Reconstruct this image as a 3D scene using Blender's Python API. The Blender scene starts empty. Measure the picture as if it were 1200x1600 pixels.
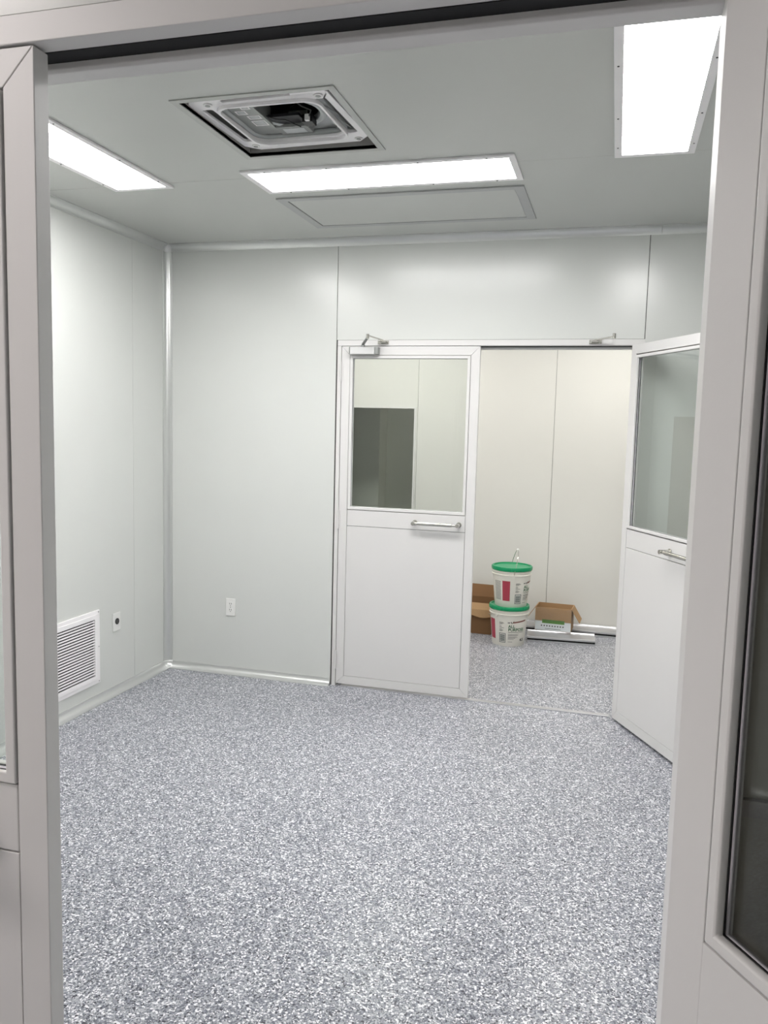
import bpy, bmesh, math, random
from mathutils import Vector, Matrix
random.seed(4)
C = bpy.context.scene.collection
PI = math.pi
SC = bpy.context.scene

# ------------------------------------------------------------ camera
CAM = Vector((2.7542, -4.6443, 1.6))
YAW, PITCH, ROLL, FPX = 0.2734, 0.1049, 0.0256, 1274.66
fw = Vector((-math.sin(YAW)*math.cos(PITCH), math.cos(YAW)*math.cos(PITCH), -math.sin(PITCH)))
r0 = Vector((math.cos(YAW), math.sin(YAW), 0)); u0 = r0.cross(fw)
cr, sr = math.cos(ROLL), math.sin(ROLL)
rt = cr*r0 + sr*u0; up = -sr*r0 + cr*u0
cam = bpy.data.cameras.new('camera')
cam.sensor_fit = 'VERTICAL'; cam.sensor_height = 32.0; cam.lens = FPX/1600*32.0
cam.clip_start = 0.02; cam.clip_end = 60
co = bpy.data.objects.new('camera', cam)
co.matrix_world = Matrix(((rt.x, up.x, -fw.x, CAM.x), (rt.y, up.y, -fw.y, CAM.y), (rt.z, up.z, -fw.z, CAM.z), (0, 0, 0, 1)))
C.objects.link(co); SC.camera = co

# ------------------------------------------------------------ world, exposure
w = bpy.data.worlds.new('world'); w.use_nodes = True
w.node_tree.nodes['Background'].inputs[0].default_value = (0.5, 0.5, 0.5, 1)
w.node_tree.nodes['Background'].inputs[1].default_value = 0.05
SC.world = w
vs = SC.view_settings
vs.view_transform = 'Standard'; vs.look = 'None'; vs.exposure = 0.0; vs.gamma = 1.0; vs.use_curve_mapping = False

ROOM_LIGHT = 28.0        # strength of the three cleanroom panel lights
CORRIDOR_LIGHT = 32.0
LOBBY_LIGHT = 25.0
STORE_FILL = 7.0  # added fill behind the corridor window

H = 2.682               # ceiling height
YF = -3.664             # outer face of the front wall
YFI = -3.574            # inner face of the front wall
XR = 4.0                # right wall
YC = 2.0                # far corridor wall

# ------------------------------------------------------------ materials
def mat(name, col, rough=0.5, metal=0.0, spec=0.5, emit=None, strength=1.0, bump=0.0, bump_scale=200, var=0.0, coat=0.0):
    m = bpy.data.materials.new(name); m.use_nodes = True
    n = m.node_tree.nodes; l = m.node_tree.links; b = n['Principled BSDF']
    b.inputs['Base Color'].default_value = (*col, 1)
    b.inputs['Roughness'].default_value = rough; b.inputs['Metallic'].default_value = metal
    b.inputs['Specular IOR Level'].default_value = spec
    b.inputs['Coat Weight'].default_value = coat
    if emit:
        b.inputs['Emission Color'].default_value = (*emit, 1); b.inputs['Emission Strength'].default_value = strength
    if bump or var:
        tc = n.new('ShaderNodeTexCoord'); nz = n.new('ShaderNodeTexNoise'); nz.inputs['Scale'].default_value = bump_scale
        nz.inputs['Detail'].default_value = 3
        l.new(tc.outputs['Object'], nz.inputs['Vector'])
        if bump:
            bp = n.new('ShaderNodeBump'); bp.inputs['Strength'].default_value = bump; bp.inputs['Distance'].default_value = 0.002
            l.new(nz.outputs['Fac'], bp.inputs['Height']); l.new(bp.outputs['Normal'], b.inputs['Normal'])
        if var:
            n2 = n.new('ShaderNodeTexNoise'); n2.inputs['Scale'].default_value = 3.0; n2.inputs['Detail'].default_value = 4
            l.new(tc.outputs['Object'], n2.inputs['Vector'])
            mx = n.new('ShaderNodeMix'); mx.data_type = 'RGBA'
            mx.inputs[6].default_value = (*[c*(1-var) for c in col], 1); mx.inputs[7].default_value = (*[min(1, c*(1+var)) for c in col], 1)
            l.new(n2.outputs['Fac'], mx.inputs[0]); l.new(mx.outputs[2], b.inputs['Base Color'])
    return m
M = {}
M['wall'] = mat('wall_panel_paint', (0.675, 0.69, 0.665), 0.23, spec=0.5, bump=0.02, bump_scale=60, var=0.02)
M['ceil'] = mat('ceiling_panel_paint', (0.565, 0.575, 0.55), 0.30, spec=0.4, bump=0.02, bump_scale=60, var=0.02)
M['warmwall'] = mat('corridor_panel_paint', (0.72, 0.715, 0.68), 0.35, spec=0.4, var=0.02)
M['seam'] = mat('dark_joint', (0.05, 0.05, 0.045), 0.8)
M['darkroom'] = mat('dark_room_paint', (0.80, 0.80, 0.72), 0.6)
M['frame'] = mat('frame_powder_coat', (0.72, 0.71, 0.70), 0.38, spec=0.5, bump=0.04, bump_scale=300, var=0.015)
M['leaf'] = mat('leaf_paint', (0.72, 0.71, 0.70), 0.36, spec=0.5, var=0.015)
M['cove'] = mat('cove_aluminium', (0.68, 0.69, 0.68), 0.3, metal=0.7, spec=0.5, bump=0.02, bump_scale=80)
M['alu'] = mat('bare_aluminium', (0.60, 0.60, 0.62), 0.3, metal=0.75)
M['steel'] = mat('brushed_steel', (0.55, 0.54, 0.50), 0.22, metal=1.0)
M['closer'] = mat('closer_silver', (0.62, 0.62, 0.62), 0.38, metal=0.4)
M['rubber'] = mat('black_rubber', (0.006, 0.006, 0.007), 0.7)
M['white'] = mat('white_plastic', (0.82, 0.82, 0.80), 0.35)
M['whitemetal'] = mat('white_painted_metal', (0.93, 0.91, 0.92), 0.3, spec=0.5)
M['black'] = mat('black_plastic', (0.01, 0.01, 0.011), 0.4)
M['grey'] = mat('grey_sheet_metal', (0.33, 0.34, 0.33), 0.4, metal=0.3)
M['greypl'] = mat('grey_foam_tray', (0.55, 0.57, 0.57), 0.6)
M['fan'] = mat('fan_plastic', (0.012, 0.012, 0.016), 0.5)
M['spacer'] = mat('glazing_spacer', (0.78, 0.74, 0.80), 0.4)
M['darkglass'] = mat('dark_glass', (0.42, 0.385, 0.33), 0.25, spec=0.5)
M['darkrail'] = mat('dark_rail', (0.36, 0.32, 0.30), 0.4)
M['pail'] = mat('pail_white_plastic', (0.80, 0.78, 0.71), 0.32, bump=0.05, bump_scale=40)
M['green'] = mat('green_lid_plastic', (0.0, 0.28, 0.11), 0.3)
M['red'] = mat('red_print', (0.42, 0.05, 0.08), 0.5)
M['darkgreen'] = mat('green_print', (0.01, 0.13, 0.045), 0.5)
M['ink'] = mat('grey_print', (0.16, 0.16, 0.15), 0.6)
M['inkblack'] = mat('black_print', (0.02, 0.02, 0.02), 0.6)
M['barcode'] = mat('slate_print', (0.10, 0.13, 0.13), 0.6)
M['brownprint'] = mat('brown_print', (0.22, 0.08, 0.06), 0.6)
M['kraft'] = mat('kraft_cardboard', (0.42, 0.26, 0.13), 0.8, bump=0.15, bump_scale=120, var=0.08)
M['kraftdark'] = mat('dark_kraft_cardboard', (0.22, 0.115, 0.05), 0.85, bump=0.15, bump_scale=120, var=0.1)
M['boxwhite'] = mat('white_box_print', (0.66, 0.70, 0.72), 0.6)
M['boxgreen'] = mat('green_box_print', (0.10, 0.24, 0.05), 0.6)
M['lamp'] = mat('room_diffuser', (0.9, 0.9, 0.9), 0.5, emit=(1.0, 0.985, 0.975), strength=ROOM_LIGHT)
M['lampc'] = mat('corridor_diffuser', (0.9, 0.9, 0.9), 0.5, emit=(1.0, 0.975, 0.93), strength=CORRIDOR_LIGHT)
M['lampfill'] = mat('store_fill_diffuser', (0.9, 0.9, 0.9), 0.5, emit=(1.0, 0.95, 0.85), strength=STORE_FILL)
M['lampl'] = mat('lobby_diffuser', (0.9, 0.9, 0.9), 0.5, emit=(1.0, 0.925, 0.905), strength=LOBBY_LIGHT)

def glass_mat(name, tint=(0.93, 0.95, 0.94), ior=1.5, rough=0.0):
    m = bpy.data.materials.new(name); m.use_nodes = True
    n = m.node_tree.nodes; l = m.node_tree.links; n.clear()
    o = n.new('ShaderNodeOutputMaterial'); mx = n.new('ShaderNodeMixShader')
    t = n.new('ShaderNodeBsdfTransparent'); g = n.new('ShaderNodeBsdfGlossy'); f = n.new('ShaderNodeFresnel')
    t.inputs[0].default_value = (*tint, 1); g.inputs['Roughness'].default_value = rough; f.inputs[0].default_value = ior
    ge = n.new('ShaderNodeNewGeometry'); mr = n.new('ShaderNodeMapRange')
    mr.inputs[3].default_value = ior; mr.inputs[4].default_value = 1.0/ior
    l.new(ge.outputs['Backfacing'], mr.inputs[0]); l.new(mr.outputs[0], f.inputs[0])   # same reflectance on both faces of the pane
    l.new(f.outputs[0], mx.inputs[0]); l.new(t.outputs[0], mx.inputs[1]); l.new(g.outputs[0], mx.inputs[2]); l.new(mx.outputs[0], o.inputs[0])
    return m
M['glass'] = glass_mat('clear_glass')
M['film'] = glass_mat('clear_film', (0.93, 0.93, 0.92), 1.7, 0.12)

def floor_mat():
    m = bpy.data.materials.new('speckled_vinyl'); m.use_nodes = True
    n = m.node_tree.nodes; l = m.node_tree.links; b = n['Principled BSDF']
    tc = n.new('ShaderNodeTexCoord')
    def vor(scale, stops):
        v = n.new('ShaderNodeTexVoronoi'); v.inputs['Scale'].default_value = scale; v.inputs['Randomness'].default_value = 1.0
        l.new(tc.outputs['Object'], v.inputs['Vector'])
        s = n.new('ShaderNodeSeparateColor'); l.new(v.outputs['Color'], s.inputs[0])
        r = n.new('ShaderNodeValToRGB'); r.color_ramp.interpolation = 'CONSTANT'
        e = r.color_ramp.elements
        e[0].position = 0; e[0].color = (*stops[0][1], 1); e[1].position = stops[1][0]; e[1].color = (*stops[1][1], 1)
        for p, c in stops[2:]:
            k = e.new(p); k.color = (*c, 1)
        l.new(s.outputs[0], r.inputs[0])
        return r, s
    a, sa = vor(180, [(0, (0.050, 0.052, 0.068)), (0.09, (0.140, 0.148, 0.185)), (0.32, (0.265, 0.275, 0.318)), (0.58, (0.43, 0.44, 0.48)), (0.80, (0.82, 0.82, 0.85))])
    c, sc_ = vor(320, [(0, (0.085, 0.09, 0.11)), (0.25, (0.235, 0.245, 0.28)), (0.6, (0.41, 0.42, 0.455)), (0.84, (0.76, 0.76, 0.79))])
    mx = n.new('ShaderNodeMix'); mx.data_type = 'RGBA'
    gt = n.new('ShaderNodeMath'); gt.operation = 'GREATER_THAN'; gt.inputs[1].default_value = 0.62
    l.new(sa.outputs[1], gt.inputs[0]); l.new(gt.outputs[0], mx.inputs[0])
    l.new(a.outputs[0], mx.inputs[6]); l.new(c.outputs[0], mx.inputs[7])
    l.new(mx.outputs[2], b.inputs['Base Color'])
    nz = n.new('ShaderNodeTexNoise'); nz.inputs['Scale'].default_value = 2.2; nz.inputs['Detail'].default_value = 3
    l.new(tc.outputs['Object'], nz.inputs['Vector'])
    bp = n.new('ShaderNodeBump'); bp.inputs['Strength'].default_value = 0.25; bp.inputs['Distance'].default_value = 0.004
    l.new(nz.outputs['Fac'], bp.inputs['Height']); l.new(bp.outputs['Normal'], b.inputs['Normal'])
    b.inputs['Roughness'].default_value = 0.30; b.inputs['Specular IOR Level'].default_value = 0.4
    return m
M['floor'] = floor_mat()

# ------------------------------------------------------------ helpers
def box(bm, x0, x1, y0, y1, z0, z1):
    x0, x1 = sorted((x0, x1)); y0, y1 = sorted((y0, y1)); z0, z1 = sorted((z0, z1))
    v = [bm.verts.new(p) for p in ((x0, y0, z0), (x1, y0, z0), (x1, y1, z0), (x0, y1, z0), (x0, y0, z1), (x1, y0, z1), (x1, y1, z1), (x0, y1, z1))]
    for f in ((3, 2, 1, 0), (4, 5, 6, 7), (0, 1, 5, 4), (1, 2, 6, 5), (2, 3, 7, 6), (3, 0, 4, 7)):
        bm.faces.new([v[i] for i in f])
    return v
def B(*a):
    bm = bmesh.new(); box(bm, *a); return bm
def prism(bm, poly, axis, a0, a1):
    """extrude a 2-D polygon along an axis; poly pairs are the two other coordinates in xyz order"""
    def P(q, a):
        if axis == 'x': return (a, q[0], q[1])
        if axis == 'y': return (q[0], a, q[1])
        return (q[0], q[1], a)
    v0 = [bm.verts.new(P(q, a0)) for q in poly]; v1 = [bm.verts.new(P(q, a1)) for q in poly]
    n = len(poly)
    bm.faces.new(v0[::-1]); bm.faces.new(v1)
    for i in range(n):
        bm.faces.new((v0[i], v0[(i+1) % n], v1[(i+1) % n], v1[i]))
    bmesh.ops.recalc_face_normals(bm, faces=bm.faces[:])
    return bm
def lathe(bm, prof, n=40, cx=0, cy=0):
    rings = []
    for r, z in prof:
        if r < 1e-6: rings.append([bm.verts.new((cx, cy, z))])
        else: rings.append([bm.verts.new((cx+r*math.cos(2*PI*i/n), cy+r*math.sin(2*PI*i/n), z)) for i in range(n)])
    for a, b in zip(rings, rings[1:]):
        for i in range(n):
            j = (i+1) % n
            if len(a) == 1 and len(b) == 1: continue
            if len(a) == 1: bm.faces.new((a[0], b[i], b[j]))
            elif len(b) == 1: bm.faces.new((a[i], a[j], b[0]))
            else: bm.faces.new((a[i], a[j], b[j], b[i]))
    bmesh.ops.recalc_face_normals(bm, faces=bm.faces[:])
    return bm
def tube(bm, pts, r, n=10, caps=True):
    pts = [Vector(p) for p in pts]
    rad = r if isinstance(r, (list, tuple)) else [r]*len(pts)
    t = (pts[1]-pts[0]).normalized(); ref = Vector((0, 0, 1)) if abs(t.z) < 0.9 else Vector((1, 0, 0))
    nrm = t.cross(ref).normalized(); rings = []
    for i, p in enumerate(pts):
        if i == 0: tt = pts[1]-pts[0]
        elif i == len(pts)-1: tt = pts[-1]-pts[-2]
        else: tt = (pts[i+1]-pts[i]).normalized()+(pts[i]-pts[i-1]).normalized()
        tt.normalize(); nrm = (nrm-tt*nrm.dot(tt)).normalized(); bn = tt.cross(nrm)
        rings.append([bm.verts.new(p+rad[i]*(math.cos(2*PI*k/n)*nrm+math.sin(2*PI*k/n)*bn)) for k in range(n)])
    for a, b in zip(rings, rings[1:]):
        for k in range(n): bm.faces.new((a[k], a[(k+1) % n], b[(k+1) % n], b[k]))
    if caps: bm.faces.new(rings[0][::-1]); bm.faces.new(rings[-1])
    bmesh.ops.recalc_face_normals(bm, faces=bm.faces[:])
    return bm
def obj(name, bm, m, parent=None, bevel=0.0, smooth=False, loc=None, seg=2):
    me = bpy.data.meshes.new(name); bm.to_mesh(me); bm.free()
    me.materials.append(M[m] if isinstance(m, str) else m)
    o = bpy.data.objects.new(name, me); C.objects.link(o)
    if parent: o.parent = parent
    if loc: o.location = loc
    if bevel:
        b = o.modifiers.new('bevel', 'BEVEL'); b.width = bevel; b.segments = seg; b.limit_method = 'ANGLE'; b.angle_limit = math.radians(40)
    if smooth:
        for p in me.polygons: p.use_smooth = True
        me.set_sharp_from_angle(angle=math.radians(35))
    return o
def tag(o, label, cat, group=None, kind=None):
    o['label'] = label; o['category'] = cat
    if group: o['group'] = group
    if kind: o['kind'] = kind
    return o
def thing(name, label, cat, loc=(0, 0, 0), rotz=0, group=None, kind=None):
    o = bpy.data.objects.new(name, None); C.objects.link(o); o.empty_display_size = 0.1
    o.location = loc; o.rotation_euler = (0, 0, rotz)
    return tag(o, label, cat, group, kind)
def struct(name, bm, m, label, cat, **k):
    o = obj(name, bm, m, **k); return tag(o, label, cat, kind='structure')
def plate(outlines, depth, z=0.0):
    """2-D outlines with even-odd holes, extruded; returns a bmesh lying in xy between z and z+depth"""
    cu = bpy.data.curves.new('t', 'CURVE'); cu.dimensions = '2D'; cu.fill_mode = 'BOTH'; cu.extrude = depth/2
    for ol in outlines:
        s = cu.splines.new('POLY'); s.points.add(len(ol)-1); s.use_cyclic_u = True
        for i, (x, y) in enumerate(ol): s.points[i].co = (x, y, 0, 1)
    o = bpy.data.objects.new('t', cu); C.objects.link(o)
    dg = bpy.context.evaluated_depsgraph_get(); me = bpy.data.meshes.new_from_object(o.evaluated_get(dg))
    bm = bmesh.new(); bm.from_mesh(me); bmesh.ops.translate(bm, verts=bm.verts[:], vec=(0, 0, z+depth/2))
    bmesh.ops.remove_doubles(bm, verts=bm.verts[:], dist=1e-5)
    bpy.data.objects.remove(o); bpy.data.curves.remove(cu); bpy.data.meshes.remove(me)
    return bm
def rrect(cx, cy, hx, hy, r, n=6):
    o = []
    for sx, sy, a in ((1, 1, 0), (-1, 1, 90), (-1, -1, 180), (1, -1, 270)):
        for i in range(n+1):
            t = math.radians(a+90*i/n); o.append((cx+sx*(hx-r)+r*math.cos(t), cy+sy*(hy-r)+r*math.sin(t)))
    return o
def rect(x0, x1, y0, y1): return [(x0, y0), (x1, y0), (x1, y1), (x0, y1)]

# ============================================================ floor, ceilings, walls
struct('floor', B(-0.6, 5.2, -7.6, 2.2, -0.06, 0.0), 'floor', 'grey-blue speckled vinyl floor running through room and corridor', 'floor')

# ceiling core and its panels; the panel over the middle has a square hole for the cassette
AX0, AX1, AY0, AY1 = 1.256, 1.800, -2.035, -1.462
cl = struct('ceiling', plate([rect(-0.05, XR+0.05, YFI+0.005, 0.0), rect(AX0-0.006, AX1+0.006, AY0-0.006, AY1+0.006)], 0.04, H+0.012), 'seam', 'pale grey steel panel ceiling of the room', 'ceiling')
g = 0.0014
obj('panel', plate([rect(0, XR, -1.19+g, -0.001)], 0.0118, H), 'ceil', cl)
obj('panel', plate([rect(0, XR, -2.34+g, -1.19-g), rect(AX0, AX1, AY0, AY1)], 0.0118, H), 'ceil', cl)
obj('panel', plate([rect(0, XR, YFI+0.006, -2.34-g)], 0.0118, H), 'ceil', cl)

def wall_x(name, label, xs, y0, y1, z0, z1, holes_low=None, m='wall', m2=None, yin=None, kids=True):
    pass

# back wall: core, three room-side panels, corridor-side panels
XD0, XD1, ZD = 1.141, 2.880, 2.098
bm = bmesh.new()
for a in ((0, XD0, 0, H), (XD1, XR, 0, H), (XD0, XD1, ZD, H)):
    box(bm, a[0], a[1], 0.010, 0.080, a[2], a[3])
wb = struct('wall_back', bm, 'seam', 'rear wall of pale grey-green panels around the double door', 'wall')
def yb(x0, x1, z0, z1, y0=0.0, y1=0.0098, mm='wall', par=None):
    obj('panel', B(x0, x1, y0, y1, z0, z1), mm, par or wb, bevel=0.001, seg=1)
yb(0, 1.1326, 0, H); yb(1.1356, 2.8735, ZD+0.0015, H); yb(2.8765, XR, 0, H)
for a in ((-0.5, XD0-0.002, 0, H), (XD1+0.002, 5.0, 0, H), (XD0+0.001, XD1-0.001, ZD+0.002, H)):
    yb(a[0], a[1], a[2], a[3], 0.0802, 0.09, 'warmwall')

# left wall
bm = B(-0.06, -0.010, YFI, 0.0, 0, H)
wl = struct('wall_left', bm, 'seam', 'left wall of pale panels with the white louvred grille', 'wall')
ys = [YFI+0.001, -2.674, -1.524, -0.374, 0.0]
for a, b in zip(ys, ys[1:]):
    obj('panel', B(-0.0098, 0, a+0.001, b-0.001, 0, H), 'wall', wl)
# right wall
bm = B(XR+0.010, XR+0.06, YFI, 0.0, 0, H)
wr = struct('wall_right', bm, 'seam', 'right wall of pale panels hidden behind the open doors', 'wall')
for a, b in zip(ys, ys[1:]):
    obj('panel', B(XR, XR+0.0098, a+0.001, b-0.001, 0, H), 'wall', wr)

# front wall around the near double door
FX0, FX1, FZ = 1.100, 2.885, 2.138
WX0, WX1, WZ0, WZ1 = 2.905, 3.75, 0.62, 2.02      # dark fixed window beside the near door
bm = bmesh.new()
for a in ((-0.5, FX0, 0, H), (FX0, FX1, FZ, H), (FX1, WX0, 0, H), (WX1, 5.0, 0, H), (WX0, WX1, 0, WZ0), (WX0, WX1, WZ1, H)):
    box(bm, a[0], a[1], YF+0.011, YFI-0.011, a[2], a[3])
wf = struct('wall_front', bm, 'seam', 'near partition wall that frames the view', 'wall')
for a in ((-0.5, FX0-0.001, 0, H), (FX0+0.001, FX1-0.001, FZ+0.0018, H), (FX1+0.001, WX0, 0, H), (WX1, 5.0, 0, H), (WX0, WX1, 0, WZ0), (WX0, WX1, WZ1, H)):
    obj('panel', B(a[0], a[1], YF, YF+0.0105, a[2], a[3]), 'wall', wf)
for a in ((0, FX0-0.001, 0, H), (FX0+0.001, FX1-0.001, FZ+0.0018, H), (FX1+0.001, XR, 0, H)):
    obj('panel', B(a[0], a[1], YFI-0.0105, YFI, a[2], a[3]), 'wall', wf)
w1 = struct('window_1', plate([rect(WX0, WX1, WZ0, WZ1), rect(WX0+0.012, WX1-0.03, WZ0+0.03, WZ1-0.03)], 0.03), 'darkrail', 'dark fixed window seen through glass of the near right door', 'window')
w1.data.transform(Matrix.Translation((0, YF+0.028, 0)) @ Matrix.Rotation(PI/2, 4, 'X'))
obj('pane', B(WX0+0.0125, WX1-0.0305, YF+0.016, YF+0.022, WZ0+0.0305, WZ1-0.0305), 'darkglass', w1)
obj('rail', B(WX0+0.013, WX1-0.031, YF+0.006, YF+0.015, 1.160, 1.180), 'darkrail', w1)

# corridor: far wall with module joints, two dark windows, ends and ceiling
CW = [(-0.5, 0.0), (0.0, 1.160), (1.160, 2.278), (2.278, 3.42), (3.42, 5.0)]
wc = thing('wall_corridor', 'warm white corridor wall behind the doorway', 'wall', kind='structure')
bm = bmesh.new()
QX0, QX1, QZ0, QZ1 = 0.575, 1.132, 0.78, 1.750
box(bm, -0.5, QX0, YC+0.012, YC+0.06, 0, H); box(bm, QX1, 5.0, YC+0.012, YC+0.06, 0, H)
box(bm, QX0, QX1, YC+0.012, YC+0.06, 0, QZ0); box(bm, QX0, QX1, YC+0.012, YC+0.06, QZ1, H)
obj('core', bm, 'seam', wc)
for a, b in CW:
    if a == 0.0:
        p = obj('panel', plate([rect(a+g, b-g, 0, H), rect(QX0, QX1, QZ0, QZ1)], 0.0115), 'warmwall', wc)
        p.data.transform(Matrix.Translation((0, YC+0.0117, 0)) @ Matrix.Rotation(PI/2, 4, 'X'))
    else:
        obj('panel', B(a+g, b-g, YC, YC+0.0117, 0, H), 'warmwall', wc)
fr = plate([rect(QX0-0.016, QX1+0.016, QZ0-0.016, QZ1+0.016), rect(QX0, QX1, QZ0, QZ1)], 0.012)
w2 = struct('window_2', fr, 'frame', 'dark window in the corridor wall behind the left rear door glass', 'window')
w2.data.transform(Matrix.Translation((0, YC+0.006, 0)) @ Matrix.Rotation(PI/2, 4, 'X'))
obj('pane', B(QX0, QX1, YC+0.02, YC+0.026, QZ0, QZ1), 'glass', w2)
# store room behind that window, brightened by an added fill panel
bm = bmesh.new()
box(bm, -0.3, 2.2, YC+0.061, YC+1.0, -0.02, 0.0); box(bm, -0.3, 2.2, YC+0.061, YC+1.0, 2.4, 2.42)
box(bm, -0.32, -0.3, YC+0.061, YC+1.0, 0, 2.4); box(bm, 2.2, 2.22, YC+0.061, YC+1.0, 0, 2.4)
box(bm, -0.3, 2.2, YC+1.0, YC+1.02, 0, 2.4)
box(bm, 0.20, 0.62, YC+0.75, YC+1.0, 0, 2.4)
struct('wall_store', bm, 'darkroom', 'dim store room walls behind the corridor window', 'wall')
struct('wall_corridor_left', B(-0.56, -0.5, 0.09, YC+0.06, 0, H), 'warmwall', 'left end wall of the corridor', 'wall')
struct('wall_corridor_right', B(5.0, 5.06, 0.09, YC+0.06, 0, H), 'warmwall', 'right end wall of the corridor', 'wall')
struct('ceiling_corridor', B(-0.5, 5.0, 0.09, YC, H, H+0.03), 'ceil', 'ceiling of the corridor beyond the rear doors', 'ceiling')
# lobby shell behind the camera
struct('wall_lobby_left', B(-0.56, -0.5, -7.5, YF, 0, H), 'wall', 'left wall of the lobby behind the camera', 'wall')
struct('wall_lobby_right', B(5.0, 5.06, -7.5, YF, 0, H), 'wall', 'right wall of the lobby behind the camera', 'wall')
struct('wall_lobby_rear', B(-0.56, 5.06, -7.56, -7.5, 0, H), 'wall', 'rear wall of the lobby behind the camera', 'wall')
struct('ceiling_lobby', B(-0.5, 5.0, -7.5, YF, H, H+0.03), 'ceil', 'ceiling of the lobby in front of the doors', 'ceiling')

# faint flush panel in the back wall, seen through the right rear door's glass
w3 = struct('window_3', B(3.048, 3.55, -0.004, 0.0, 0.72, 1.690), mat('grey_flush_panel', (0.56, 0.55, 0.52), 0.25), 'flush grey pane on rear wall behind the open right rear door', 'window')

# ============================================================ coves
R = 0.043
def cove_poly(n=8):
    # quarter hollow between two planes meeting at 0,0
    p = [(0, 0), (R, 0), (R, 0.0035)]
    for i in range(n+1):
        a = PI*1.5 - (PI/2)*i/n
        rr = R-0.0035
        p.append((R+rr*math.cos(a), R+rr*math.sin(a)))
    p += [(0.0035, R), (0, R)]
    q = []
    for v in p:
        if not q or (abs(v[0]-q[-1][0])+abs(v[1]-q[-1][1])) > 1e-5: q.append(v)
    return q
CP = cove_poly()
def cove(name, axis, a0, a1, f, label, cat):
    bm = bmesh.new(); prism(bm, [f(*p) for p in CP], axis, a0, a1)
    o = struct(name, bm, 'cove', label, cat, smooth=True); return o
cove('baseboard_left', 'y', YFI, -R, lambda a, b: (a, b), 'hollow aluminium cove along foot of the left wall', 'skirting')
cove('baseboard_back', 'x', R, 1.132, lambda a, b: (-a, b), 'hollow aluminium cove along foot of the rear wall, left of the doors', 'skirting')
cove('baseboard_back_right', 'x', 2.884, XR, lambda a, b: (-a, b), 'aluminium cove along foot of the rear wall behind open door', 'skirting')
cove('trim_1', 'y', YFI, -R, lambda a, b: (a, H-b), 'aluminium cove between left wall and ceiling', 'cove')
cove('trim_2', 'x', R, 2.929, lambda a, b: (-a, H-b), 'long aluminium cove between rear wall and ceiling', 'cove')
cove('trim_3', 'x', 2.931, XR, lambda a, b: (-a, H-b), 'short aluminium cove piece at right end of the rear ceiling edge', 'cove')
cove('trim_4', 'z', R, H-R, lambda a, b: (a, -b), 'upright aluminium cove in the rear left corner', 'cove')
# moulded corner caps: an eighth of a hollow ball
def corner_cap(name, zf, label):
    bm = bmesh.new(); n = 8; grid = []
    for i in range(n+1):
        th = (PI/2)*i/n; row = []
        for j in range(n+1):
            ph = (PI/2)*j/n
            x = R-(R-0.0035)*math.cos(ph)*math.cos(th); y = R-(R-0.0035)*math.cos(ph)*math.sin(th); z = R-(R-0.0035)*math.sin(ph)
            row.append(bm.verts.new((x, -y, zf(z))))
        grid.append(row)
    for i in range(n):
        for j in range(n):
            try: bm.faces.new((grid[i][j], grid[i+1][j], grid[i+1][j+1], grid[i][j+1]))
            except ValueError: pass
    bmesh.ops.remove_doubles(bm, verts=bm.verts[:], dist=1e-5)
    bmesh.ops.recalc_face_normals(bm, faces=bm.faces[:])
    o = struct(name, bm, 'cove', label, 'cove', smooth=True)
    s = o.modifiers.new('solid', 'SOLIDIFY'); s.thickness = 0.002
    return o
corner_cap('trim_5', lambda z: z, 'moulded cove corner cap at foot of the rear left corner')
corner_cap('trim_6', lambda z: H-z, 'moulded cove corner cap at top of the rear left corner')

# ============================================================ door frames
def door_frame(name, label, x0, x1, xi0, xi1, zi, zo, y0, flush_right=False):
    """frame with a leaf rebate 30 mm, black gasket, then a stop; y0 = face, depth goes +y"""
    t = thing(name, label, 'door frame', kind='structure')
    f = y0-0.003
    def bar(nm, poly_axis, sect, a0, a1, m='frame', bev=0.0012):
        bm = bmesh.new(); prism(bm, sect, poly_axis, a0, a1); return obj(nm, bm, m, t, bevel=bev)
    d = 0.090
    # header section (y,z): face, soffit, gasket, stop
    bar('header', 'x', [(f, zi), (y0+0.030, zi), (y0+0.030, zi+0.004), (y0+0.054, zi+0.004), (y0+0.054, zi-0.012), (y0+0.058, zi-0.016), (y0+d, zi-0.016), (y0+d, zo), (f, zo)], x0, x1)
    bar('gasket', 'x', [(y0+0.030, zi-0.001), (y0+0.054, zi-0.004), (y0+0.054, zi+0.0038), (y0+0.030, zi+0.0038)], xi0, xi1, 'rubber', 0)
    for s, xo, xi in ((1, x0, xi0), (-1, x1, xi1)):
        sec = [(xo, f), (xi, f), (xi, y0+0.030), (xi-s*0.004, y0+0.030), (xi-s*0.004, y0+0.054), (xi+s*0.022, y0+0.054), (xi+s*0.026, y0+0.058), (xi+s*0.026, y0+d), (xo, y0+d)]
        if s < 0 and flush_right:
            bar('jamb', 'z', [(xo, f), (xi, f), (xi, y0+d), (xo, y0+d)], 0.0, zi-0.0005); continue
        bar('jamb', 'z', sec, 0.0, zi-0.0005)
        bar('gasket', 'z', [(xi, y0+0.031), (xi+s*0.010, y0+0.0535), (xi-s*0.0038, y0+0.0535), (xi-s*0.0038, y0+0.031)], 0.0, zi-0.02, 'rubber', 0)
    return t
door_frame('trim_7', 'pale door frame around the rear double doorway', XD0+0.001, XD1-0.001, 1.1655, 2.843, 2.065, ZD, 0.0)
door_frame('trim_8', 'pale door frame around the near double doorway', FX0+0.0005, FX1-0.0005, 1.128, 2.846, 2.100, FZ, YF, True)
struct('trim_9', B(1.20, 2.80, -0.004, 0.034, 0.0, 0.006), 'alu', 'thin aluminium threshold strip across the rear doorway', 'threshold', bevel=0.0015)

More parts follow.
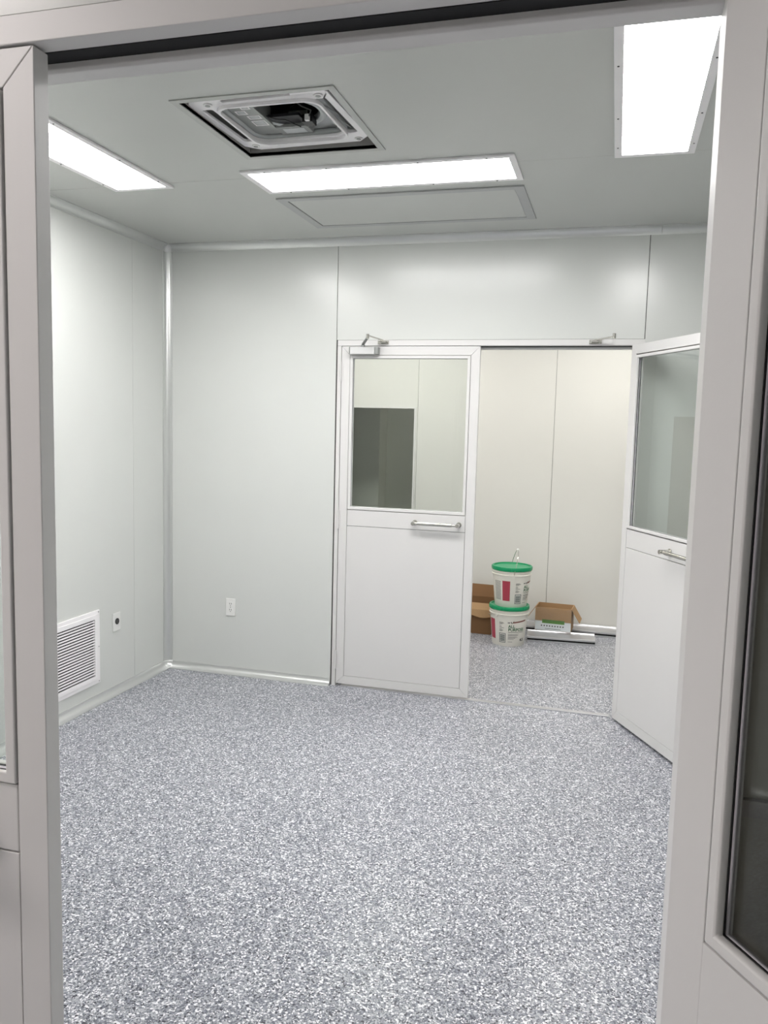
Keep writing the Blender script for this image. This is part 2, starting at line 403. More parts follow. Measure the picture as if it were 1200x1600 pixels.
# ============================================================ door leaves
def handle(parent, x0, x1, yf, s, z):
    """round bar pull; s = -1 front face, +1 back face"""
    y = yf+s*0.048
    bm = bmesh.new()
    a, b = x0+0.012, x1-0.012
    tube(bm, [(a, y, z), (a+0.03, y, z), (a+0.034, y, z), (b-0.034, y, z), (b-0.03, y, z), (b, y, z)], [0.0075, 0.0075, 0.0105, 0.0105, 0.0075, 0.0075], 14)
    h = obj('handle', bm, 'steel', parent, smooth=True)
    for x in (a, b):
        bm = bmesh.new(); tube(bm, [(x, yf+s*0.001, z), (x, yf+s*0.005, z), (x, yf+s*0.006, z), (x, y+s*0.012, z)], [0.016, 0.016, 0.011, 0.011], 16)
        obj('mount', bm, 'steel', h, smooth=True)
def leaf(name, label, w, m, loc, rotz, zt, zb, seam_top, seam_low, stile_h=0.051, stile=0.051, t=0.030, handles=(-1,), hinge_z=(1.915, 1.035, 0.166), hinge=True, far_inset=0.0175, hx=0.0, solid=False):
    """leaf hung at x=0, reaching to m*w; front face y=0 looks -y"""
    d = thing(name, label, 'door', loc, rotz, kind='structure')
    X = lambda x: m*x
    fw_, gp = stile, 0.0007
    def mitre(nm, pts):
        bm = bmesh.new(); prism(bm, pts, 'y', 0.0, t); return obj(nm, bm, 'frame', d, bevel=0.0012)
    sh = stile_h
    mitre('stile', [(X(0), zb), (X(sh-gp), zb+fw_), (X(sh-gp), zt-fw_), (X(0), zt)])
    mitre('stile', [(X(w), zb), (X(w-fw_+gp), zb+fw_), (X(w-fw_+gp), zt-fw_), (X(w), zt)])
    mitre('rail', [(X(0.001), zt), (X(w-0.001), zt), (X(w-fw_), zt-fw_+gp), (X(sh), zt-fw_+gp)])
    mitre('rail', [(X(0.001), zb), (X(w-0.001), zb), (X(w-fw_), zb+fw_-gp), (X(sh), zb+fw_-gp)])
    xi0, xi1 = sh+0.0015, w-fw_-0.0015
    # lower panel and lock rail plate, slightly below the frame face, dark core shows in the joints
    obj('panel_core', B(X(sh-0.004), X(w-fw_+0.004), 0.008, t-0.008, zb+0.04, seam_top-0.004), 'seam', d)
    if solid: obj('lock_rail', B(X(sh-gp), X(xi1), 0.0005, t, seam_low+0.0012, seam_top), 'frame', d, bevel=0.0003)
    else: obj('lock_rail', B(X(xi0), X(xi1), 0.001, t-0.001, seam_low+0.0012, seam_top), 'leaf', d, bevel=0.002)
    obj('lower_panel', B(X(xi0), X(xi1), 0.001, t-0.001, zb+fw_+0.0012, seam_low-0.0012), 'leaf', d, bevel=0.001)
    # window: beads on both faces, dark seal, spacer, glass
    z0, z1 = seam_top+0.0025, zt-fw_-0.0015
    def ring(nm, mm, inset0, inset1, ya, yb_, par=d, bev=0.0):
        a, b = xi0+inset0, xi1-inset0; c, e = xi0+inset1, xi1-inset1
        bm = plate([rect(min(X(a), X(b)), max(X(a), X(b)), z0+inset0, z1-inset0), rect(min(X(c), X(e)), max(X(c), X(e)), z0+inset1, z1-inset1)], yb_-ya)
        bmesh.ops.transform(bm, matrix=Matrix.Translation((0, yb_, 0)) @ Matrix.Rotation(PI/2, 4, 'X'), verts=bm.verts[:])
        return obj(nm, bm, mm, par, bevel=bev)
    ring('glazing_bead', 'frame', 0.0006, far_inset, -0.003, 0.006, bev=0.002)
    ring('glazing_bead', 'frame', 0.0030, 0.0185, t-0.009, t+0.004, bev=0.0025)
    ring('seal', 'rubber', 0.0015, far_inset-0.001, 0.0062, 0.0098); ring('seal', 'rubber', 0.0015, 0.0175, t-0.0118, t-0.0092)
    ring('spacer', 'spacer', 0.0015, 0.0165, 0.0100, t-0.0120)
    xa, xb = xi0+0.012, xi1-0.012
    obj('glass', B(X(xa), X(xb), 0.0125, 0.0160, z0+0.012, z1-0.012), 'glass', d)
    zh = (seam_top+seam_low)/2-0.006
    for s in handles:
        handle(d, *sorted((X(w-0.362-hx), X(w-0.076-hx))), 0.0 if s < 0 else t, s, zh)
    if hinge:
        for hz in hinge_z:
            bm = bmesh.new(); tube(bm, [(X(-0.003), -0.007, hz-0.058), (X(-0.003), -0.007, hz+0.058)], 0.0065, 12)
            hb = obj('hinge', bm, 'frame', d, smooth=True)
            obj('hinge_plate', B(X(0.0), X(0.010), -0.003, 0.0, hz-0.05, hz+0.05), 'frame', hb)
    return d

dl = leaf('door_1', 'closed left leaf of the rear double door with window and closer', 0.824, 1, (1.1685, 0, 0), 0, 2.0625, 0.016, 1.094, 0.997, handles=(-1, 1))
dr = leaf('door_2', 'right leaf of the rear double door standing open into the room', 0.842, -1, (2.839, -0.026, 0), math.radians(117.3), 2.0625, 0.016, 1.082, 0.982, handles=(-1, 1))
fl = leaf('door_3', 'closed left leaf of the near double door at left picture edge', 0.842, 1, (1.131, YF, 0), 0, 2.0975, 0.016, 1.051, 0.945, handles=(-1, 1), hx=0.030)
frl = leaf('door_4', 'near right leaf standing open toward the viewer at right picture edge', 0.868, -1, (2.8685, -3.6475, 0), math.radians(123), 2.0975, 0.016, 1.034, 0.860, solid=True, stile_h=0.0645, handles=(-1,), far_inset=0.006, hinge_z=(2.01, 1.035, 0.166))

def closer(parent, m, x0, z, arm=True):
    X = lambda x: m*x
    b = obj('closer_body', B(X(x0), X(x0+0.150), -0.046, -0.0005, z-0.022, z+0.022), 'closer', parent, bevel=0.004)
    obj('end_cap', B(X(x0+0.151), X(x0+0.172), -0.044, -0.0005, z-0.021, z+0.021), 'grey', b, bevel=0.003)
    obj('end_cap', B(X(x0-0.004), X(x0-0.0005), -0.045, -0.0005, z-0.021, z+0.021), 'grey', b, bevel=0.001)
    bm = bmesh.new(); tube(bm, [(X(x0+0.075), -0.024, z+0.022), (X(x0+0.075), -0.024, z+0.034)], 0.011, 16)
    sp = obj('spindle', bm, 'grey', b, smooth=True)
    return b
def flat_bar(bm, p, q, w_, th):
    p, q = Vector(p), Vector(q); d = (q-p).normalized(); s = d.cross(Vector((0, 0, 1))).normalized()*w_/2; u = s.cross(d).normalized()*th/2
    v = [bm.verts.new(a+b*s+c*u) for a in (p, q) for b, c in ((-1, -1), (1, -1), (1, 1), (-1, 1))]
    for f in ((3, 2, 1, 0), (4, 5, 6, 7), (0, 1, 5, 4), (1, 2, 6, 5), (2, 3, 7, 6), (3, 0, 4, 7)): bm.faces.new([v[i] for i in f])
    bmesh.ops.recalc_face_normals(bm, faces=bm.faces[:])
cb = closer(dl, 1, 0.062, 2.034)
x = 0.137
bm = bmesh.new(); flat_bar(bm, (x, -0.026, 2.071), (x+0.066, -0.150, 2.098), 0.016, 0.006)
a1 = obj('closer_arm', bm, 'grey', dl)
bm = bmesh.new(); tube(bm, [(x+0.066, -0.150, 2.090), (x+0.066, -0.150, 2.116)], 0.009, 14); obj('elbow_joint', bm, 'steel', a1, smooth=True)
bm = bmesh.new(); flat_bar(bm, (x+0.066, -0.150, 2.108), (x+0.120, -0.030, 2.094), 0.012, 0.006)
a2 = obj('closer_arm', bm, 'steel', dl)
bm = bmesh.new(); box(bm, x+0.085, x+0.150, -0.010, -0.004, 2.074, 2.095); box(bm, x+0.105, x+0.140, -0.038, -0.010, 2.080, 2.088)
obj('arm_bracket', bm, 'steel', a2, bevel=0.001)
cb2 = closer(dr, -1, 0.062, 2.034)
# arm left hanging from the header over the open leaf
hb = thing('door_closer_arm', 'loose door closer arm on the header above the open doorway', 'door closer', (2.620, -0.004, 2.083))
bm = bmesh.new(); box(bm, -0.033, 0.033, -0.006, 0.0, -0.011, 0.011); box(bm, -0.018, 0.018, -0.036, -0.006, -0.004, 0.004)
obj('bracket', bm, 'steel', hb, bevel=0.001)
bm = bmesh.new(); flat_bar(bm, (0, -0.028, 0.006), (0.098, -0.10, 0.018), 0.013, 0.007); ar = obj('arm', bm, 'steel', hb)
bm = bmesh.new(); tube(bm, [(0.098, -0.10, 0.008), (0.098, -0.10, 0.034)], 0.009, 14); obj('elbow_joint', bm, 'steel', hb, smooth=True)

# ============================================================ ceiling lights
def light(name, label, x0, x1, y0, y1, m, fx=0.028, fy=0.028, z=H, mname='lamp', group='flush LED panel lights'):
    t = thing(name, label, 'ceiling light', ((x0+x1)/2, (y0+y1)/2, z), group=group)
    hx, hy = (x1-x0)/2, (y1-y0)/2
    obj('frame', plate([rect(-hx-fx, hx+fx, -hy-fy, hy+fy), rect(-hx, hx, -hy, hy)], 0.009, -0.0092), 'whitemetal', t, bevel=0.0015)
    obj('diffuser', B(-hx+0.0003, hx-0.0003, -hy+0.0003, hy-0.0003, -0.006, -0.0005), mname, t)
    long_y = hy > hx
    for s in (-1, 1):
        for k in (-0.85, -0.35, 0.35, 0.85):
            px, py = (s*(hx+fx*0.55), k*hy) if long_y else (k*hx, s*(hy+fy*0.55))
            bm = bmesh.new(); tube(bm, [(px, py, -0.0106), (px, py, -0.009)], 0.0034, 8); obj('screw', bm, 'black', t)
    return t
light('ceiling_light', 'wide bright panel light at upper right, running towards the viewer', 2.719, 2.960, -2.42, -1.213, 'lamp')
light('ceiling_light', 'bright panel light at left beside the left wall', 0.435, 0.690, -2.36, -1.165, 'lamp')
light('ceiling_light', 'bright panel light lying crosswise between air unit and flush panel', 1.152, 2.284, -1.268, -0.995, 'lamp')
light('ceiling_light', 'corridor panel light beyond the rear doors, left one', 0.4, 1.5, 0.9, 1.15, 'lampc', mname='lampc', group='corridor panel lights')
light('ceiling_light', 'corridor panel light beyond the rear doors, right one', 2.4, 3.5, 0.9, 1.15, 'lampc', mname='lampc', group='corridor panel lights')
light('ceiling_light', 'lobby panel light nearer the near doors, out of view', 0.3, 1.4, -4.5, -4.2, 'lampl', mname='lampl', group='lobby panel lights')
light('ceiling_light', 'lobby panel light farther behind the viewer, out of view', 0.3, 1.5, -5.9, -5.6, 'lampl', mname='lampl', group='lobby panel lights')
light('ceiling_light', 'added fill panel brightening the store room, out of view', 1.5, 2.1, YC+0.3, YC+0.5, 'lampfill', z=2.4, mname='lampfill', group='added store room fill')  # unseen fill panel, added to lift the dark corridor window

# flush supply panel beyond the middle light
t = thing('ceiling_access_panel', 'grey framed flush panel in the ceiling beyond the crosswise light', 'ceiling panel', (1.706, -0.575, H))
obj('frame', plate([rect(-0.596, 0.596, -0.289, 0.289), rect(-0.551, 0.551, -0.248, 0.248)], 0.007, -0.0072), mat('panel_frame_grey', (0.46, 0.47, 0.47), 0.4), t, bevel=0.001)
obj('plate', B(-0.545, 0.550, -0.247, 0.241, -0.0055, -0.001), 'ceil', t)
obj('shadow_gap', B(-0.551, 0.551, -0.248, 0.248, -0.0009, -0.0003), 'rubber', t)

# ============================================================ cassette air unit in the ceiling
t = thing('air_conditioner', 'open ceiling air unit with white frame and bare fan', 'air conditioner', ((AX0+AX1)/2, (AY0+AY1)/2, H))
hx, hy = (AX1-AX0)/2, (AY1-AY0)/2
obj('trim_frame', plate([rect(-hx-0.024, hx+0.024, -hy-0.024, hy+0.024), rect(-hx, hx, -hy, hy)], 0.004, -0.0042), mat('opening_angle', (0.50, 0.51, 0.49), 0.4, metal=0.2), t)
bm = bmesh.new()
for a in ((-hx-0.004, -hx, -hy, hy), (hx, hx+0.004, -hy, hy), (-hx, hx, -hy-0.004, -hy), (-hx, hx, hy, hy+0.004)): box(bm, a[0], a[1], a[2], a[3], 0.0, 0.32)
box(bm, -hx-0.004, hx+0.004, -hy-0.004, hy+0.004, 0.32, 0.324)
obj('recess_lining', bm, mat('recess_grey', (0.36, 0.35, 0.34), 0.6), t)
s = 0.262
uz = 0.016; ux, uy = -0.012, 0.012
outer = [(-s+0.05, -s), (s-0.05, -s), (s-0.02, -s+0.02), (s, -s+0.05), (s, s-0.05), (s-0.05, s), (-s+0.05, s), (-s, s-0.05), (-s, -s+0.05), (-s+0.02, -s+0.02)]
inner = rrect(0, 0, 0.186, 0.186, 0.055)
slots = [rrect(-0.216, 0.0, 0.020, 0.165, 0.012), rrect(0.216, 0.0, 0.020, 0.165, 0.012), rrect(0, 0.222, 0.13, 0.011, 0.008), rrect(0, -0.222, 0.13, 0.011, 0.008)]
uf = obj('unit_frame', plate([outer, inner]+slots, 0.012, uz), 'whitemetal', t, bevel=0.002)
uf.location = (-0.010, -0.004, 0); uf.rotation_euler = (0, 0, math.radians(-2.0))
def ringp(o, dd):   # thin rim standing around an outline
    cx = sum(p[0] for p in o)/len(o); cy = sum(p[1] for p in o)/len(o)
    return [(p[0]+(dd if p[0] > cx else -dd), p[1]+(dd if p[1] > cy else -dd)) for p in o]
obj('inner_lip', plate([ringp(inner, 0.008), inner], 0.012, uz-0.012), 'whitemetal', t, bevel=0.002)
obj('inner_shroud', plate([ringp(inner, 0.006), inner], 0.022, uz+0.0125), 'greypl', t)
for k, sl in enumerate(slots):
    cx = sum(p[0] for p in sl)/len(sl); cy = sum(p[1] for p in sl)/len(sl)
    xs_ = [p[0] for p in sl]; ys_ = [p[1] for p in sl]
    obj('slot_back', B(min(xs_)-0.003, max(xs_)+0.003, min(ys_)-0.003, max(ys_)+0.003, uz+0.032, uz+0.036), 'grey', t)
for cx, cy in ((-0.215, 0.215), (0.215, 0.215), (0.205, -0.205), (-0.205, -0.205)):
    bm = bmesh.new(); tube(bm, [(cx, cy, uz-0.0035), (cx, cy, uz)], 0.016, 16); pz = obj('screw_boss', bm, 'white', t, smooth=True)
    bm = bmesh.new(); tube(bm, [(cx, cy, uz-0.005), (cx, cy, uz-0.0036)], 0.009, 12); obj('screw', bm, 'grey', pz, smooth=True)
# bellmouth, fan and tray
obj('tray', plate([rect(-0.255, 0.255, -0.28, 0.28), [(0.01+0.125*math.cos(2*PI*i/40), 0.0+0.125*math.sin(2*PI*i/40)) for i in range(40)]], 0.006, 0.060), 'greypl', t)
bm = bmesh.new(); lathe(bm, [(0.150, 0.059), (0.142, 0.048), (0.130, 0.043), (0.120, 0.048), (0.114, 0.070)], 48, 0.01, 0.0)
o = obj('bellmouth', bm, 'greypl', t, smooth=True); o.modifiers.new('s', 'SOLIDIFY').thickness = 0.002
bm = bmesh.new(); lathe(bm, [(0.113, 0.066), (0.113, 0.200), (0, 0.200)], 40, 0.01, 0.0); obj('fan_housing', bm, 'fan', t, smooth=True)
bm = bmesh.new(); lathe(bm, [(0, 0.095), (0.025, 0.097), (0.040, 0.112), (0.055, 0.150), (0.108, 0.160), (0.108, 0.166), (0, 0.166)], 40, 0.01, 0.0)
fn = obj('fan_hub', bm, 'fan', t, smooth=True)
for k in range(8):
    a = 2*PI*k/8; bm = bmesh.new()
    p = [(0.01+r_*math.cos(a+da), r_*math.sin(a+da)) for r_, da in ((0.058, 0), (0.080, 0.12), (0.104, 0.32))]
    q = [(x_+0.002, y_+0.002) for x_, y_ in p][::-1]
    prism(bm, p+q, 'z', 0.105, 0.160); obj('fan_blade', bm, 'fan', fn)
# control box along the left side with cover and labels
eb = obj('control_box', B(-0.186, -0.085, -0.190, 0.175, 0.040, 0.098), 'grey', t, bevel=0.002)
for (x0, x1, y0, y1) in ((-0.170, -0.130, -0.070, -0.035), (-0.135, -0.100, -0.120, -0.080), (-0.150, -0.096, 0.030, 0.080), (-0.145, -0.096, -0.020, 0.012)):
    obj('label', plate([rect(x0, x1, y0, y1), rect(x0+0.005, x1-0.005, y0+0.005, y1-0.005)], 0.0008, 0.0388), 'whitemetal', eb)
    obj('label', B(x0+0.008, x1-0.008, y0+0.008, y1-0.008, 0.0390, 0.0396), 'greypl', eb)
eb2 = obj('terminal_box', B(-0.084, 0.045, 0.105, 0.182, 0.036, 0.095), 'grey', t, bevel=0.003)
obj('label', B(-0.060, 0.025, 0.120, 0.165, 0.0348, 0.0356), 'greypl', eb2)
obj('connector', B(0.046, 0.086, 0.050, 0.100, 0.030, 0.058), 'black', t, bevel=0.002)
obj('clip', B(0.062, 0.078, 0.034, 0.049, 0.030, 0.052), 'white', t, bevel=0.001)
obj('motor_plate', B(-0.083, 0.040, 0.030, 0.103, 0.048, 0.058), 'fan', t)
for pts in ([(0.075, 0.045, 0.045), (0.10, 0.0, 0.05), (0.09, -0.07, 0.04), (0.07, -0.12, 0.05), (0.06, -0.165, 0.07)],
            [(0.16, -0.14, 0.026), (0.19, -0.09, 0.024), (0.205, -0.02, 0.026), (0.20, 0.05, 0.026), (0.21, 0.13, 0.028)],
            [(-0.083, 0.02, 0.050), (-0.05, 0.03, 0.040), (-0.02, 0.05, 0.043), (0.02, 0.106, 0.034)],
            [(0.06, 0.09, 0.045), (0.062, 0.12, 0.040), (0.055, 0.15, 0.050)]):
    bm = bmesh.new(); tube(bm, pts, 0.0022, 8); obj('wire', bm, 'black' if pts[0][0] < 0.1 else 'grey', t, smooth=True)

# ============================================================ wall grille, sockets
GY0, GY1, GZ0, GZ1 = -1.32, -0.734, 0.113, 0.533
t = thing('wall_grille', 'white louvred return air grille low on the left wall', 'grille', (0, (GY0+GY1)/2, GZ0))
cy = (GY0+GY1)/2; hy = (GY1-GY0)/2; hz = GZ1-GZ0
def vplate(outl, d, x=0.0):    # plate standing on the left wall, outline in (y, z), growing to +x
    bm = plate(outl, d); bmesh.ops.transform(bm, matrix=Matrix(((0, 0, 1, x), (1, 0, 0, 0), (0, 1, 0, 0), (0, 0, 0, 1))), verts=bm.verts[:]); return bm
obj('frame', vplate([rect(-hy, hy, 0, hz), rect(-hy+0.048, hy-0.048, 0.046, hz-0.046)], 0.010, 0.0003), 'whitemetal', t, bevel=0.002)
obj('inner_frame', vplate([rect(-hy+0.022, hy-0.022, 0.022, hz-0.022), rect(-hy+0.050, hy-0.050, 0.048, hz-0.048)], 0.0045, 0.0103), 'whitemetal', t, bevel=0.001)
obj('backing', B(0.0003, 0.0012, -hy+0.048, hy-0.048, 0.046, hz-0.046), 'rubber', t)
sl_me = None
ns = 20
for i in range(ns):
    z = 0.052+(hz-0.104)*(i+0.5)/ns
    if sl_me is None:
        bm = bmesh.new(); prism(bm, [(0.0070, -0.0040), (0.0112, -0.0040), (0.0122, -0.0030), (0.0112, 0.0042), (0.0090, 0.0048)], 'y', -hy+0.049, hy-0.049)
        o = obj('slat', bm, 'whitemetal', t, loc=(0, 0, z)); sl_me = o.data
    else:
        o = bpy.data.objects.new('slat', sl_me); C.objects.link(o); o.parent = t; o.location = (0, 0, z)
for yy, zz in ((hy-0.011, hz-0.011), (hy-0.011, 0.011), (-hy+0.011, hz-0.011), (-hy+0.011, 0.011), (hy-0.011, hz/2)):
    bm = bmesh.new(); tube(bm, [(0.0100, yy, zz), (0.0118, yy, zz)], 0.0035, 8); obj('screw', bm, 'grey', t)

t = thing('wall_socket', 'white wall plate with a round black socket beside the grille', 'socket', (0, -0.565, 0.371))
bm = B(0.0003, 0.007, -0.037, 0.037, 0, 0.107); obj('plate', bm, 'white', t, bevel=0.003)
bm = bmesh.new(); tube(bm, [(0.007, 0, 0.056), (0.011, 0, 0.056)], 0.018, 24); rc = obj('receptacle', bm, 'black', t, smooth=True)
for dy, dz in ((-0.006, 0.004), (0.006, 0.004), (0, -0.007)):
    obj('contact', B(0.011, 0.0116, dy-0.001, dy+0.001, 0.056+dz-0.0035, 0.056+dz+0.0035), 'grey', rc)
t = thing('power_outlet', 'white double power outlet on the rear wall', 'outlet', (0.4585, 0, 0.376))
obj('plate', B(-0.034, 0.034, -0.007, -0.0003, 0, 0.112), 'white', t, bevel=0.003)
for cz in (0.037, 0.076):
    bm = bmesh.new(); tube(bm, [(0, -0.0070, cz), (0, -0.0090, cz)], 0.0165, 20); f_ = obj('receptacle', bm, 'white', t, smooth=True)
    for dx in (-0.006, 0.006): obj('slot', B(dx-0.0016, dx+0.0016, -0.0096, -0.0089, cz-0.001, cz+0.008), 'ink', f_)
    bm = bmesh.new(); tube(bm, [(0, -0.0089, cz-0.008), (0, -0.0096, cz-0.008)], 0.0026, 10); obj('slot', bm, 'ink', f_)
bm = bmesh.new(); tube(bm, [(0, -0.0070, 0.0565), (0, -0.0082, 0.0565)], 0.003, 10); obj('screw', bm, 'ink', t)

# ============================================================ pails
def prad(z): return 0.1185+(0.1405-0.1185)*(min(z, 0.232)-0.005)/0.227
def patch(a0, a1, z0, z1, eps=0.0006, skew=0.0):
    bm = bmesh.new(); n = max(2, int(abs(a1-a0)/6)); rows = []
    for i in range(n+1):
        a = math.radians(a0+(a1-a0)*i/n); dz = skew*i/n
        rows.append([bm.verts.new(((prad(z)+eps)*math.sin(a), -(prad(z)+eps)*math.cos(a), z)) for z in (z0+dz, z1+dz)])
    for p, q in zip(rows, rows[1:]): bm.faces.new((p[0], q[0], q[1], p[1]))
    return bm
def bent_text(body, size, a0, z, bold=0.0):
    cu = bpy.data.curves.new('t', 'FONT'); cu.body = body; cu.size = size; cu.offset = bold; cu.resolution_u = 3
    o = bpy.data.objects.new('t', cu); C.objects.link(o)
    dg = bpy.context.evaluated_depsgraph_get(); me = bpy.data.meshes.new_from_object(o.evaluated_get(dg))
    bm = bmesh.new(); bm.from_mesh(me); bmesh.ops.subdivide_edges(bm, edges=[e for e in bm.edges if e.calc_length() > size*0.3], cuts=2)
    for v in bm.verts:
        zz = z+v.co.y; r_ = prad(zz)+0.0009; a = math.radians(a0)+v.co.x/r_
        v.co = (r_*math.sin(a), -r_*math.cos(a), zz)
    bpy.data.objects.remove(o); bpy.data.curves.remove(cu); bpy.data.meshes.remove(me)
    return bm
def joined(bms):
    out = bmesh.new()
    for b in bms:
        me = bpy.data.meshes.new('j'); b.to_mesh(me); b.free(); out.from_mesh(me); bpy.data.meshes.remove(me)
    return out
def pail(label, loc, rot, bail_up):
    t = thing('bucket', label, 'bucket', loc, math.radians(rot), group='stacked white buckets')
    bm = bmesh.new()
    lathe(bm, [(0, 0.004), (0.108, 0.004), (0.110, 0.0), (0.116, 0.0), (0.1185, 0.005), (0.1405, 0.232), (0.1405, 0.236), (0.1475, 0.238), (0.1475, 0.243), (0.1415, 0.245),
               (0.1420, 0.257), (0.1465, 0.259), (0.1465, 0.263), (0.1425, 0.265), (0.1430, 0.284), (0.139, 0.284), (0.137, 0.25)], 64)
    body = obj('body', bm, 'pail', t, smooth=True)
    bm = bmesh.new()
    lathe(bm, [(0.1440, 0.272), (0.1490, 0.272), (0.1500, 0.276), (0.1495, 0.294), (0.1470, 0.299), (0.1400, 0.3005), (0.1350, 0.299), (0.1330, 0.2925), (0.05, 0.2925), (0.0, 0.2925)], 64)
    lid = obj('lid', bm, 'green', t, smooth=True)
    for k in range(12):
        a = 2*PI*(k+0.5)/12
        bm = bmesh.new(); v = []
        tube(bm, [(0.1492*math.cos(a), 0.1492*math.sin(a), 0.273), (0.1496*math.cos(a), 0.1496*math.sin(a), 0.296)], 0.0022, 6); obj('rib', bm, 'green', lid)
    # printing
    fine = [patch(-103, -78, z, z+0.0035) for z in [0.055+0.0085*i for i in range(17)]]
    obj('fine_print', joined(fine), 'ink', body)
    obj('red_panel', patch(-72, -47, 0.050, 0.200), 'red', body)
    obj('fine_print', joined([patch(-29, -29+w_, z, z+0.003) for z, w_ in ((0.182, 13), (0.176, 16), (0.170, 11), (0.158, 7), (0.149, 8), (0.141, 15), (0.130, 9), (0.122, 13), (0.116, 10))]), 'ink', body)
    obj('code_block', joined([patch(-30, -8, 0.030, 0.034), patch(-30, -8, 0.098, 0.102), patch(-30, -28.3, 0.030, 0.102), patch(-9.7, -8, 0.030, 0.102)]+
                             [patch(-27, -11, z, z+0.005) for z in [0.041+0.0075*i for i in range(7)]]), 'barcode', body)
    obj('banner', patch(14, 62, 0.180, 0.190, skew=0.012), 'brownprint', body)
    obj('banner', patch(-2, 6, 0.180, 0.187), 'ink', body)
    bm = bmesh.new()
    for pts in (((7.5, 0.190), (9.5, 0.193), (12, 0.180), (11, 0.174)), ((11, 0.174), (12.5, 0.182), (17, 0.198), (18, 0.196))):
        vv = [bm.verts.new(((prad(z)+0.001)*math.sin(math.radians(a)), -(prad(z)+0.001)*math.cos(math.radians(a)), z)) for a, z in pts]; bm.faces.new(vv)
    obj('check_mark', bm, 'inkblack', body)
    obj('lettering', joined([bent_text('ALL', 0.031, 0, 0.146, 0.0006), bent_text('PURPOSE', 0.031, 0, 0.120, 0.0006)]), 'darkgreen', body)
    obj('fine_print', joined([patch(0, 55, 0.109, 0.1125)]+[patch(0, w_, z, z+0.0022) for z, w_ in ((0.096, 38), (0.090, 34), (0.084, 36), (0.076, 30), (0.070, 34), (0.064, 26), (0.056, 20), (0.036, 15))]), 'ink', body)
    obj('lettering', bent_text('4.5', 0.030, 44, 0.040, 0.0009), 'inkblack', body)
    # bail with ears
    ea = math.radians(-38); ce, se = math.cos(ea), math.sin(ea)
    E_ = lambda x, y, z: (x*ce-y*se, x*se+y*ce, z)
    for s_ in (-1, 1):
        bm = bmesh.new(); tube(bm, [E_(0, s_*0.140, 0.236), E_(0, s_*0.153, 0.236)], 0.012, 16); obj('ear', bm, 'pail', body, smooth=True)
    pts = []
    for i in range(25):
        a = PI*i/24
        yv = -0.150*math.cos(a); hgt = 0.180*math.sin(a)**0.8 if 0 < i < 24 else 0
        if bail_up: pts.append(E_(hgt*0.22, yv, 0.236+hgt*1.0))
        else: pts.append(E_(-(0.152*math.sin(a))-0.001, yv*1.01, 0.236-hgt*0.18))
    bm = bmesh.new(); tube(bm, pts, 0.0022, 8); bl = obj('bail', bm, 'steel', t, smooth=True)
    mid = pts[12]
    bm = bmesh.new(); tube(bm, [pts[11], pts[12], pts[13]], 0.008, 12); obj('grip', bm, 'white', bl, smooth=True)
    return t
pail('lower white bucket with green lid and green ALL PURPOSE lettering, standing on the floor', (2.052, 1.410, 0), 6, False)
pail('upper white bucket, its wire handle raised, stacked on the lower one', (2.060, 1.410, 0.2935), 50, True)

# ============================================================ cartons and loose profiles
def carton(name, label, loc, rot, wx, wy, h, mm, flaps, th=0.004):
    t = thing(name, label, 'box', loc, math.radians(rot))
    obj('bottom', B(-wx/2, wx/2, 0, wy, 0, th), mm, t)
    obj('side', B(-wx/2, wx/2, 0, th, th, h), mm, t); obj('side', B(-wx/2, wx/2, wy-th, wy, th, h), mm, t)
    obj('side', B(-wx/2, -wx/2+th, th, wy-th, th, h), mm, t); obj('side', B(wx/2-th, wx/2, th, wy-th, th, h), mm, t)
    for p, q, n_, ln in flaps:      # hinge edge p-q, direction, length
        p, q, n_ = Vector(p), Vector(q), Vector(n_).normalized()
        u = (q-p).normalized(); k = u.cross(n_).normalized()*th*0.5
        bm = bmesh.new(); r_ = [p, q, q+n_*ln-u*0.006, p+n_*ln+u*0.006]
        va = [bm.verts.new(a+k) for a in r_]; vb = [bm.verts.new(a-k) for a in r_]
        bm.faces.new(va); bm.faces.new(vb[::-1])
        for i in range(4): bm.faces.new((va[i], vb[i], vb[(i+1) % 4], va[(i+1) % 4]))
        bmesh.ops.recalc_face_normals(bm, faces=bm.faces[:]); obj('flap', bm, mm, t)
    return t
wx, hh = 0.275, 0.178
rb = carton('cardboard_box', 'small open carton with green dotted print resting on the metal profiles', (2.362, 1.665, 0.0590), -3, wx, 0.19, hh, 'kraft', [
    ((wx/2, 0.004, hh), (wx/2, 0.186, hh), (0.55, 0, -0.9), 0.12), ((-wx/2, 0.186, hh), (-wx/2, 0.004, hh), (-0.5, 0, -0.75), 0.10)])
obj('print_band', B(-wx/2+0.001, wx/2-0.001, -0.0010, -0.0002, 0.001, 0.072), 'boxwhite', rb)
bm = bmesh.new(); box(bm, -wx/2+0.055, wx/2-0.050, -0.0018, -0.0011, 0.056, 0.084); obj('green_band', bm, 'boxgreen', rb)
bm = bmesh.new()
for i in range(9):
    x = -wx/2+0.052+i*0.0205; tube(bm, [(x, -0.0020, 0.036), (x, -0.0011, 0.036)], 0.0052, 12)
obj('printed_dots', bm, 'inkblack', rb)
bm = bmesh.new(); box(bm, -0.06, 0.06, -0.0018, -0.0011, 0.012, 0.015); obj('printed_line', bm, 'inkblack', rb)
bm = bmesh.new()
nx, nz = 16, 8; gr = []
for i in range(nx+1):
    gr.append([bm.verts.new((-wx/2+0.005+(wx+0.01)*i/nx, -0.006-0.004*math.sin(i*1.7+j*2.3)-random.random()*0.003, 0.070+0.105*j/nz+0.004*math.sin(i*0.9))) for j in range(nz+1)])
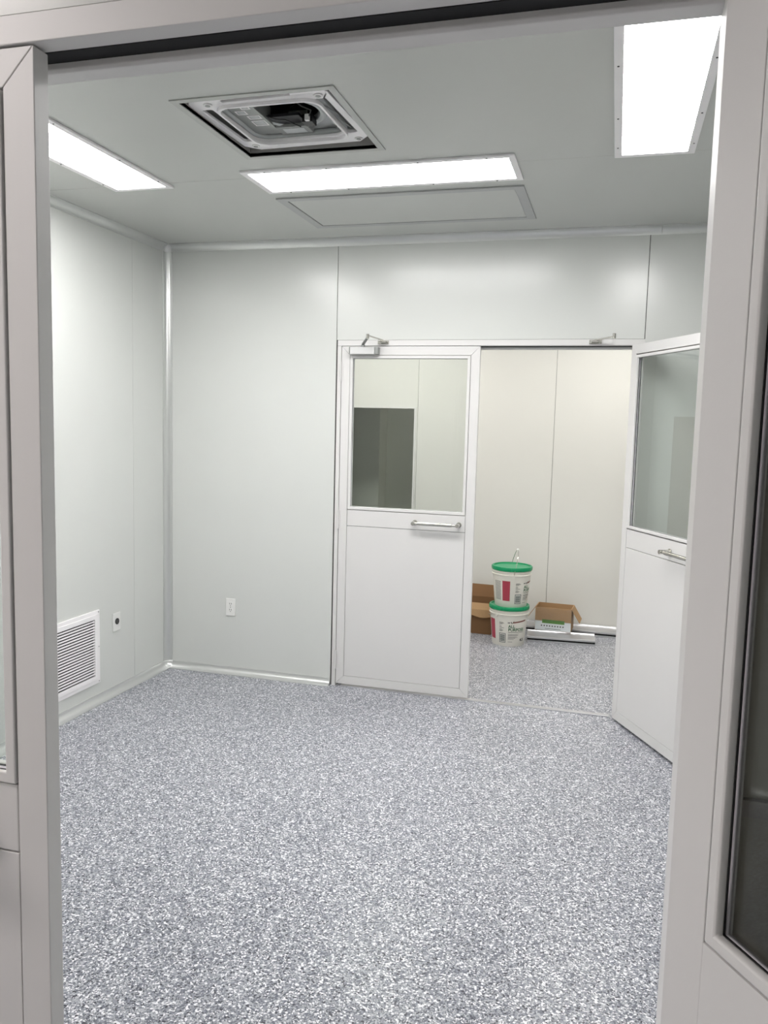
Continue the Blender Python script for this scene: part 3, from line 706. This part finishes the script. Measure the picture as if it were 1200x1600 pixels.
for i in range(nx):
    for j in range(nz): bm.faces.new((gr[i][j], gr[i+1][j], gr[i+1][j+1], gr[i][j+1]))
f_ = obj('plastic_film', bm, 'film', rb, smooth=True); f_['label'] = 'crinkled clear film over the front'

w2x, h2 = 0.34, 0.245
lb = carton('cardboard_box', 'brown open carton half hidden behind the closed left rear door', (1.725, 1.60, 0), -3, w2x, 0.26, h2, 'kraftdark', [
    ((-w2x/2, 0.258, h2), (w2x/2, 0.258, h2), (0, 0.3, 1), 0.10)])
p0 = Vector((-w2x/2, -0.002, h2)); 
bm = bmesh.new(); pr = []
for i in range(13):
    x = -w2x/2+w2x*i/12; ln = 0.098+0.010*math.sin(i*0.8)
    pr.append([bm.verts.new((x, -0.002, h2+0.001)), bm.verts.new((x, -0.030, h2-0.045)), bm.verts.new((x, -0.036-0.004*math.sin(i), h2-ln))])
for a, b in zip(pr, pr[1:]):
    for j in (0, 1): bm.faces.new((a[j], b[j], b[j+1], a[j+1]))
ff = obj('flap', bm, 'kraft', lb); ff.modifiers.new('s', 'SOLIDIFY').thickness = 0.003; ff['label'] = 'pale kraft front flap folded outward'

def profile(label, loc, rot, ln):
    t = thing('aluminium_profile', label, 'metal profile', loc, math.radians(rot), group='loose aluminium profiles')
    bm = bmesh.new()
    sec = [(0.0, 0.0), (0.006, 0.0), (0.006, 0.008), (0.150, 0.008), (0.150, 0.0), (0.160, 0.0), (0.160, 0.058), (0.150, 0.058), (0.146, 0.050), (0.014, 0.0455), (0.002, 0.043), (0.0, 0.029), (0.014, 0.0287), (0.014, 0.0145), (0.0, 0.014)]
    prism(bm, sec, 'x', 0, ln); obj('extrusion', bm, 'alu', t, bevel=0.0008)
    bm = B(0.002, ln-0.002, 0.006, 0.0138, 0.0147, 0.0284); obj('groove_shade', bm, 'rubber', t)  # black strip set into the notch to stand for its shade
    return t
profile('shorter metal profile lying in front under the small carton', (2.185, 1.497, 0), 4.5, 0.505)
profile('longer metal profile lying against the foot of the corridor wall', (2.10, 1.830, 0), 0, 1.05)
